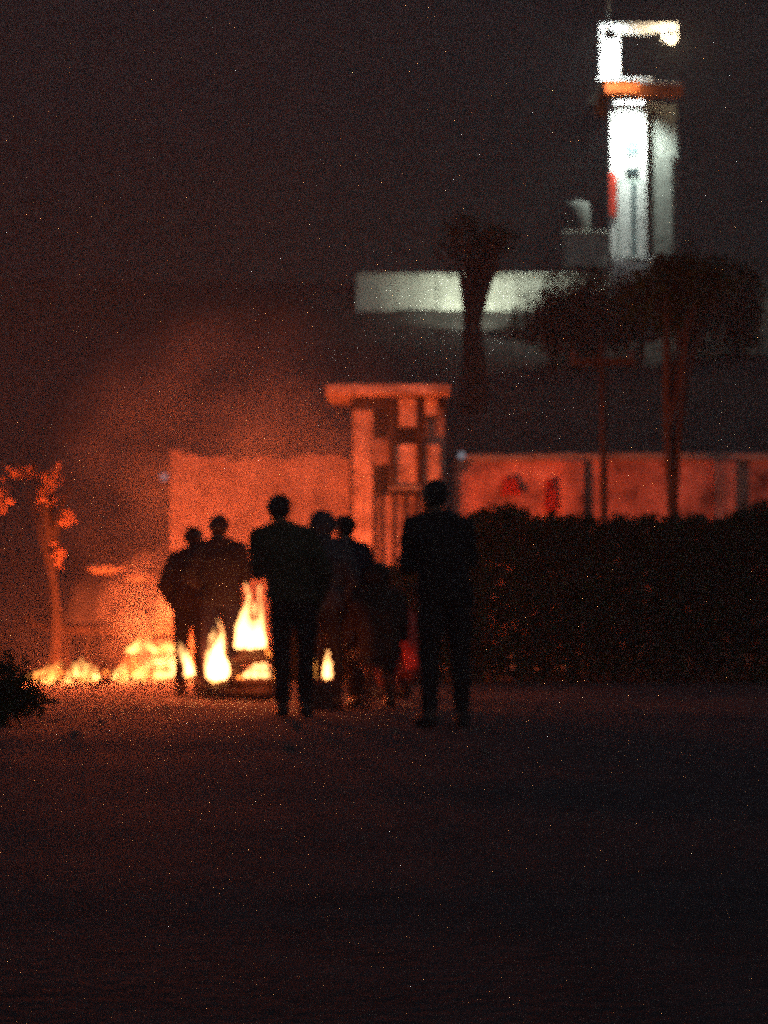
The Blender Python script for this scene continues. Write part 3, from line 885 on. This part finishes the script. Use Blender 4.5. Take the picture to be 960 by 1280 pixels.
def person(loc, rz, height, label, jacket, trousers, arms='down', pose='stand', head_yaw=0.0, hood=False, skin=M['skin'], long_coat=False, group=None, shawl=None, bald_cap=None, stance=1.0, tilt=0.0):
    V = lambda *a: np.array(a, float)
    J = {}
    sitting = pose in ('sit', 'squat')
    base = {'stand': V(0, 0, 0.95), 'sit': V(0, 0, 0.53), 'squat': V(0, -0.12, 0.30)}[pose]
    lean = {'stand': 0.03, 'sit': 0.16, 'squat': 0.42}[pose]
    c, s = math.cos(lean), math.sin(lean)

    def up(x, y, z):                        # point of the upper body, z above the pelvis, leaned forward (+Y)
        return base + V(x - tilt * z, y * c + z * s, -y * s + z * c)
    prims = []

    def hull(reg, *sph): prims.append((reg, [(np.array(q, float), r) for q, r in sph]))
    hull('hips', (up(-.075, 0, 0), .115), (up(.075, 0, 0), .115), (up(-.055, 0, .14), .112), (up(.055, 0, .14), .112))
    hull('torso', (up(-.055, 0, .14), .112), (up(.055, 0, .14), .112), (up(-.085, 0, .34), .125), (up(.085, 0, .34), .125))
    hull('torso', (up(-.085, 0, .34), .125), (up(.085, 0, .34), .125), (up(-.145, -.01, .46), .07), (up(.145, -.01, .46), .07))
    hull('torso', (up(-.13, -.01, .475), .055), (up(.13, -.01, .475), .055), (up(0, -.015, .53), .06))
    hull('neck', (up(0, -.015, .50), .062), (up(0, 0.01, .60), .054))
    # head in its own frame, turned by head_yaw
    hc = up(0, .015, .685)
    cy, sy = math.cos(head_yaw), math.sin(head_yaw)

    def hd(x, y, z): return hc + V(x * cy - y * sy, x * sy + y * cy, z)
    hull('head', (hd(0, -.018, .02), .092), (hd(0, .022, .015), .085))
    hull('head', (hd(0, .022, .0), .078), (hd(0, .045, -.075), .042), (hd(0, -.01, -.04), .065))
    hull('head', (hd(0, .088, .005), .012), (hd(0, .113, -.028), .015))
    hull('head', (hd(-.02, .082, -.065), .011), (hd(.02, .082, -.065), .011))
    hull('head', (hd(-.035, .085, .028), .012), (hd(.035, .085, .028), .012))
    for sx in (-1, 1):
        hull('head', (hd(.088 * sx, -.005, .015), .015), (hd(.085 * sx, .0, -.02), .012))
    # legs
    feet = {'stand': [(-.11, .02), (.12, -.03)], 'sit': [(-.14, .40), (.15, .36)], 'squat': [(-.15, .12), (.15, .10)]}[pose]
    for sx, (fx, fy) in zip((-1, 1), feet):
        if pose == 'stand': fx *= stance
        hip = base + V(.09 * sx, 0, -.04)
        ank = V(fx, fy, .085)
        if pose == 'stand': kn = (hip + ank) / 2 + V(0.01 * sx, .025, .01)
        elif pose == 'sit': kn = V(fx * 1.0, fy + 0.04, .50)
        else: kn = V(.19 * sx, .30, .50)
        hull('thigh', (hip, .093), (kn, .062))
        hull('shin', (kn, .06), (kn * .65 + ank * .35 + V(0, -.015, 0), .056), (ank, .042))
        d = 0.04 * sx
        hull('foot', (ank + V(0, -.035, -.035), .042), (ank + V(d * .5, .10, -.05), .037), (ank + V(d, .165, -.057), .028), (ank, .042))
    # arms: (elbow, wrist) in pelvis-relative upper frame, side sx
    POS = {
        'down': ((.255, -.03, .20), (.265, .03, -.05)),
        'hip': ((.33, -.08, .24), (.16, .06, .10)),
        'fold': ((.24, .05, .20), (.02, .20, .22)),
        'pocket': ((.28, -.07, .19), (.19, .05, -.02)),
        'warm': ((.24, .05, .21), (.14, .30, .26)),
        'knees': ((.25, .16, .18), (.15, .36, .14)),
        'phone': ((.24, .08, .24), (.09, .22, .50)),
    }
    am = arms if isinstance(arms, tuple) else (arms, arms)
    for sx, a in zip((-1, 1), am):
        e0, w0 = POS[a]
        sh = up(.185 * sx, -.01, .455)
        el = up(e0[0] * sx, e0[1], e0[2]); wr = up(w0[0] * sx, w0[1], w0[2])
        hull('arm', (sh, .066), (el, .046))
        hull('arm', (el, .046), (el * .6 + wr * .4, .043), (wr, .031))
        f = (wr - el); f /= np.linalg.norm(f)
        side = np.cross(f, V(0, 1, 0) if abs(f[1]) < .8 else V(0, 0, 1)); side /= np.linalg.norm(side)
        nrm = np.cross(side, f)
        if a == 'down': side, nrm = V(0, 1, 0) - f * f[1], V(sx, 0, 0)
        palm = wr + f * .085
        hull('hand', (wr, .028), (palm + side * .028, .016), (palm - side * .03, .016), (wr + f * .03 + side * .02, .018))
        for q, (off, ln) in enumerate(((.033, .070), (.012, .080), (-.010, .075), (-.031, .058))):
            k0 = palm + side * off
            k1 = k0 + f * ln * .5 - nrm * .012 * sx; k2 = k1 + f * ln * .42 - nrm * .028 * sx
            hull('hand', (k0, .0105), (k1, .0098)); hull('hand', (k1, .0098), (k2, .0085))
        t0 = wr + f * .035 + side * .026; t1 = t0 + f * .035 + side * .03; t2 = t1 + f * .032 + side * .006
        hull('hand', (t0, .014), (t1, .0115)); hull('hand', (t1, .0115), (t2, .0095))
    if hood:
        pass
    # union -> voxel remesh -> one continuous surface
    bm = bmesh.new()
    for reg, sp in prims:
        pts = np.concatenate([q + _sph * r for q, r in sp])
        vs = [bm.verts.new(p) for p in pts]
        r = bmesh.ops.convex_hull(bm, input=vs)
        junk = [g for g in r['geom_interior'] if isinstance(g, bmesh.types.BMVert)] + [g for g in r['geom_unused'] if isinstance(g, bmesh.types.BMVert)]
        bmesh.ops.delete(bm, geom=list(set(junk)), context='VERTS')
    bmesh.ops.recalc_face_normals(bm, faces=bm.faces)
    me = bpy.data.meshes.new('tmp'); bm.to_mesh(me); bm.free()
    o = bpy.data.objects.new('tmp', me); COL.objects.link(o)
    md = o.modifiers.new('r', 'REMESH'); md.mode = 'VOXEL'; md.voxel_size = 0.0085
    sm = o.modifiers.new('s', 'SMOOTH'); sm.factor = 0.5; sm.iterations = 3
    dg = bpy.context.evaluated_depsgraph_get()
    body_me = bpy.data.meshes.new_from_object(o.evaluated_get(dg))
    bpy.data.objects.remove(o); bpy.data.meshes.remove(me)
    nv = len(body_me.vertices)
    co = np.empty(nv * 3); body_me.vertices.foreach_get('co', co); co = co.reshape(-1, 3)
    no = np.empty(nv * 3); body_me.vertices.foreach_get('normal', no); no = no.reshape(-1, 3)
    best = np.full(nv, 9.0); reg = np.zeros(nv, int)
    names = ['hips', 'torso', 'neck', 'head', 'thigh', 'shin', 'foot', 'arm', 'hand']
    for rg, sp in prims:
        for (a, ra), (b, rb) in zip(sp, sp[1:]) if len(sp) > 1 else [(sp[0], sp[0])]:
            ab = b - a; t = np.clip(((co - a) @ ab) / max(ab @ ab, 1e-9), 0, 1)
            d = np.linalg.norm(co - a - t[:, None] * ab, axis=1) - (ra + (rb - ra) * t)
            k = d < best; best[k] = d[k]; reg[k] = names.index(rg)
    k = height / 1.735 if pose == 'stand' else height
    root = empty('person', loc, rz); root.scale = (k, k, k)
    body_me.name = 'body'; body = link_mesh('body', body_me, skin, root, True)
    np_poly = [list(p.vertices) for p in body_me.polygons]

    def shell(name, sel, off, m, wr=0.0, extra=None):
        fs = [f for f in np_poly if all(sel[i] for i in f)]
        used = sorted({i for f in fs for i in f}); mp = {v: i for i, v in enumerate(used)}
        if not used: return None
        P = co[used] + no[used] * off
        if extra is not None: P = extra(P)
        if wr:
            P = P + no[used] * np.array([[wr * mnoise.noise(Vector((p[0] * 9, p[1] * 9, p[2] * 13)))] for p in P])
        # hem: fold the open border back to the body so that the cloth has an edge
        me_ = bpy.data.meshes.new(name)
        me_.from_pydata(P.tolist(), [], [[mp[i] for i in f] for f in fs])
        b2 = bmesh.new(); b2.from_mesh(me_)
        be = [e for e in b2.edges if e.is_boundary]
        inw = {v.index: no[used[v.index]] for v in b2.verts}
        r2 = bmesh.ops.extrude_edge_only(b2, edges=be)
        b2.verts.ensure_lookup_table()
        src = {tuple(np.round(P[i], 6)): i for i in range(len(P))}
        for v in [g for g in r2['geom'] if isinstance(g, bmesh.types.BMVert)]:
            i = src.get(tuple(np.round(np.array(v.co), 6)))
            if i is not None: v.co = Vector(P[i] - no[used[i]] * (off * 0.9))
        b2.to_mesh(me_); b2.free()
        return link_mesh(name, me_, m, root, True)
    R = lambda *n_: np.isin(reg, [names.index(q) for q in n_])
    zrel = ((co - base) @ np.array([0, s, c]))
    tor = R('torso', 'arm') | (R('hips') & (zrel > -0.05)) | (R('neck') & (zrel < 0.555))
    if pose == 'stand' and long_coat: tor |= R('hips') | (R('thigh') & (co[:, 2] > 0.6))
    shell('jacket', tor, 0.026, jacket, 0.014)
    shell('trousers', R('hips', 'thigh', 'shin') & ~((co[:, 2] < 0.10) if pose != 'squat' else (co[:, 2] < 0.09)), 0.016, trousers, 0.010)
    # shoes as two parts
    for sx in (-1, 1):
        shell('shoe', R('foot') & (np.sign(co[:, 0]) == sx), 0.008, M['shoe'])
    rel = co - hc; ry_ = -rel[:, 0] * sy * -1; fy_ = -rel[:, 0] * sy + rel[:, 1] * cy
    hr = R('head') & ((rel[:, 2] > 0.055 - 0.0 * fy_) | (fy_ < -0.02)) & (rel[:, 2] > -0.075) & (np.abs(best) < 1)
    if hood:
        hs = (R('head', 'neck')) & ((rel[:, 2] > 0.06) | (fy_ < 0.045))
        shell('hood', hs, 0.032, jacket, 0.012)
    else:
        shell('hair', hr, 0.010, M['hair'] if bald_cap is None else bald_cap, 0.008)
    for sx in (-1, 1):
        bm = bmesh.new(); bmesh.ops.create_uvsphere(bm, u_segments=10, v_segments=8, radius=0.013)
        e = from_bm('eye', bm, M['eye'], root, True); e.location = hd(.032 * sx, .089, .008)
    tag(root, label, 'person', group)
    return root


def ploc(px, scale_px):
    """on the ground at the distance where one metre spans scale_px"""
    Y = F_PX / scale_px
    return Vector((A(px, 760, Y).x, Y, 0.0))


CL = dict(black=cloth('black', (0.011, 0.011, 0.012)), navy=cloth('navy', (0.008, 0.011, 0.024)), brown=cloth('brown', (0.022, 0.015, 0.011)),
          olive=cloth('olive', (0.03, 0.035, 0.02)), grey=cloth('grey', (0.05, 0.05, 0.055)), maroon=cloth('maroon', (0.10, 0.02, 0.02)),
          red=cloth('red', (0.45, 0.05, 0.04)))
person(ploc(238, 120), math.radians(-14), 1.73, 'slim person in dark brown jacket, leftmost of the standing row', CL['brown'], CL['black'], ('pocket', 'warm'), tilt=-0.04, head_yaw=-0.5)
person(ploc(277, 124), math.radians(8), 1.82, 'person in black jacket standing shoulder to shoulder with the slim one', CL['black'], CL['navy'], ('hip', 'fold'), tilt=0.05, head_yaw=0.5)
person(ploc(367, 150), math.radians(4), 1.83, 'broad tall person in dark olive coat right of the tall flame', CL['olive'], CL['black'], ('fold', 'pocket'), stance=0.75, tilt=0.18, head_yaw=0.35)
person(ploc(403, 138), math.radians(6), 1.75, 'hooded person in dark grey coat close behind the broad one', CL['grey'], CL['black'], 'pocket', hood=True)
person(ploc(426, 136), math.radians(14), 1.74, 'person in navy jacket huddled beside the hooded one', CL['navy'], CL['brown'], 'fold', tilt=-0.06, head_yaw=0.6)
person(ploc(556, 164), math.radians(18), 1.86, 'person in black coat standing alone before the gatehouse', CL['black'], CL['black'], ('fold', 'phone'), long_coat=True, tilt=0.1, head_yaw=0.4)
# seated and squatting
sp = ploc(474, 139)
person(sp, math.radians(10), 0.98, 'person in brown coat sitting on a low stool', CL['brown'], CL['black'], 'knees', 'sit', hood=True)
st = empty('stool', sp, 0.2)
tube('seat', [(0, 0, 0.36), (0, 0, 0.375), (0, 0, 0.395)], [0.17, 0.18, 0.17], M['darkwood'], st, 18)
for k in range(4):
    a = math.pi / 4 + k * math.pi / 2
    tube('leg', [(0.11 * math.cos(a), 0.11 * math.sin(a), 0.359), (0.17 * math.cos(a), 0.17 * math.sin(a), 0.0)], [0.018, 0.015], M['darkwood'], st, 8)
tag(st, 'low round wooden stool under the seated person', 'stool')
q = ploc(508, 124)
person(q, math.radians(62), 1.08, 'person in red top squatting and facing the fire', CL['red'], CL['maroon'], 'knees', 'squat', head_yaw=0.25)

# ================================================================== night haze and smoke
bm = bmesh.new(); add_box(bm, (-200, -70, -1.2), (200, 120, 48))
hz = from_bm('haze', bm, None)
m = bpy.data.materials.new('haze_air'); m.use_nodes = True
t = m.node_tree; t.nodes.clear()
out = t.nodes.new('ShaderNodeOutputMaterial'); pv = t.nodes.new('ShaderNodeVolumePrincipled')
pv.inputs['Color'].default_value = (0.9, 0.9, 0.9, 1)
pv.inputs['Density'].default_value = 0.0032
pv.inputs['Anisotropy'].default_value = 0.0
t.links.new(pv.outputs[0], out.inputs['Volume'])
hz.data.materials.append(m)
tag(hz, 'thin smoky night air hanging over the whole place', 'haze', kind='stuff')

# smoke: densest at its middle, thinning to nothing at its rim, torn by turbulence
def smoke(c, size, density, scale, label):
    bm = bmesh.new(); bmesh.ops.create_icosphere(bm, subdivisions=3, radius=1.0)
    veil = from_bm('smoke', bm, None); veil.location = c; veil.scale = size
    m = bpy.data.materials.new('smoke_veil'); m.use_nodes = True
    t = m.node_tree; t.nodes.clear()
    out = t.nodes.new('ShaderNodeOutputMaterial'); pv = t.nodes.new('ShaderNodeVolumePrincipled')
    pv.inputs['Color'].default_value = (0.6, 0.57, 0.55, 1)
    tc = t.nodes.new('ShaderNodeTexCoord'); gr = t.nodes.new('ShaderNodeTexGradient'); gr.gradient_type = 'SPHERICAL'
    nz = t.nodes.new('ShaderNodeTexNoise'); nz.inputs['Scale'].default_value = scale; nz.inputs['Detail'].default_value = 3
    mr = t.nodes.new('ShaderNodeMapRange'); mr.inputs['From Min'].default_value = 0.38; mr.inputs['From Max'].default_value = 0.68
    mu = t.nodes.new('ShaderNodeMath'); mu.operation = 'MULTIPLY'
    m2 = t.nodes.new('ShaderNodeMath'); m2.operation = 'MULTIPLY'; m2.inputs[1].default_value = density
    t.links.new(tc.outputs['Object'], gr.inputs['Vector']); t.links.new(tc.outputs['Object'], nz.inputs['Vector'])
    t.links.new(nz.outputs['Fac'], mr.inputs['Value']); t.links.new(gr.outputs['Fac'], mu.inputs[0]); t.links.new(mr.outputs['Result'], mu.inputs[1])
    t.links.new(mu.outputs[0], m2.inputs[0]); t.links.new(m2.outputs[0], pv.inputs['Density'])
    t.links.new(pv.outputs[0], out.inputs['Volume'])
    veil.data.materials.append(m)
    tag(veil, label, 'smoke', kind='stuff')


smoke(A(300, 585, 28.0), (2.7, 1.1, 2.4), 1.1, 2.6, 'thin torn veil of smoke drifting over the glowing wall')
smoke(A(205, 770, 26.9), (0.95, 0.6, 0.95), 3.0, 2.2, 'thicker smoke curling up from the burning tyre')
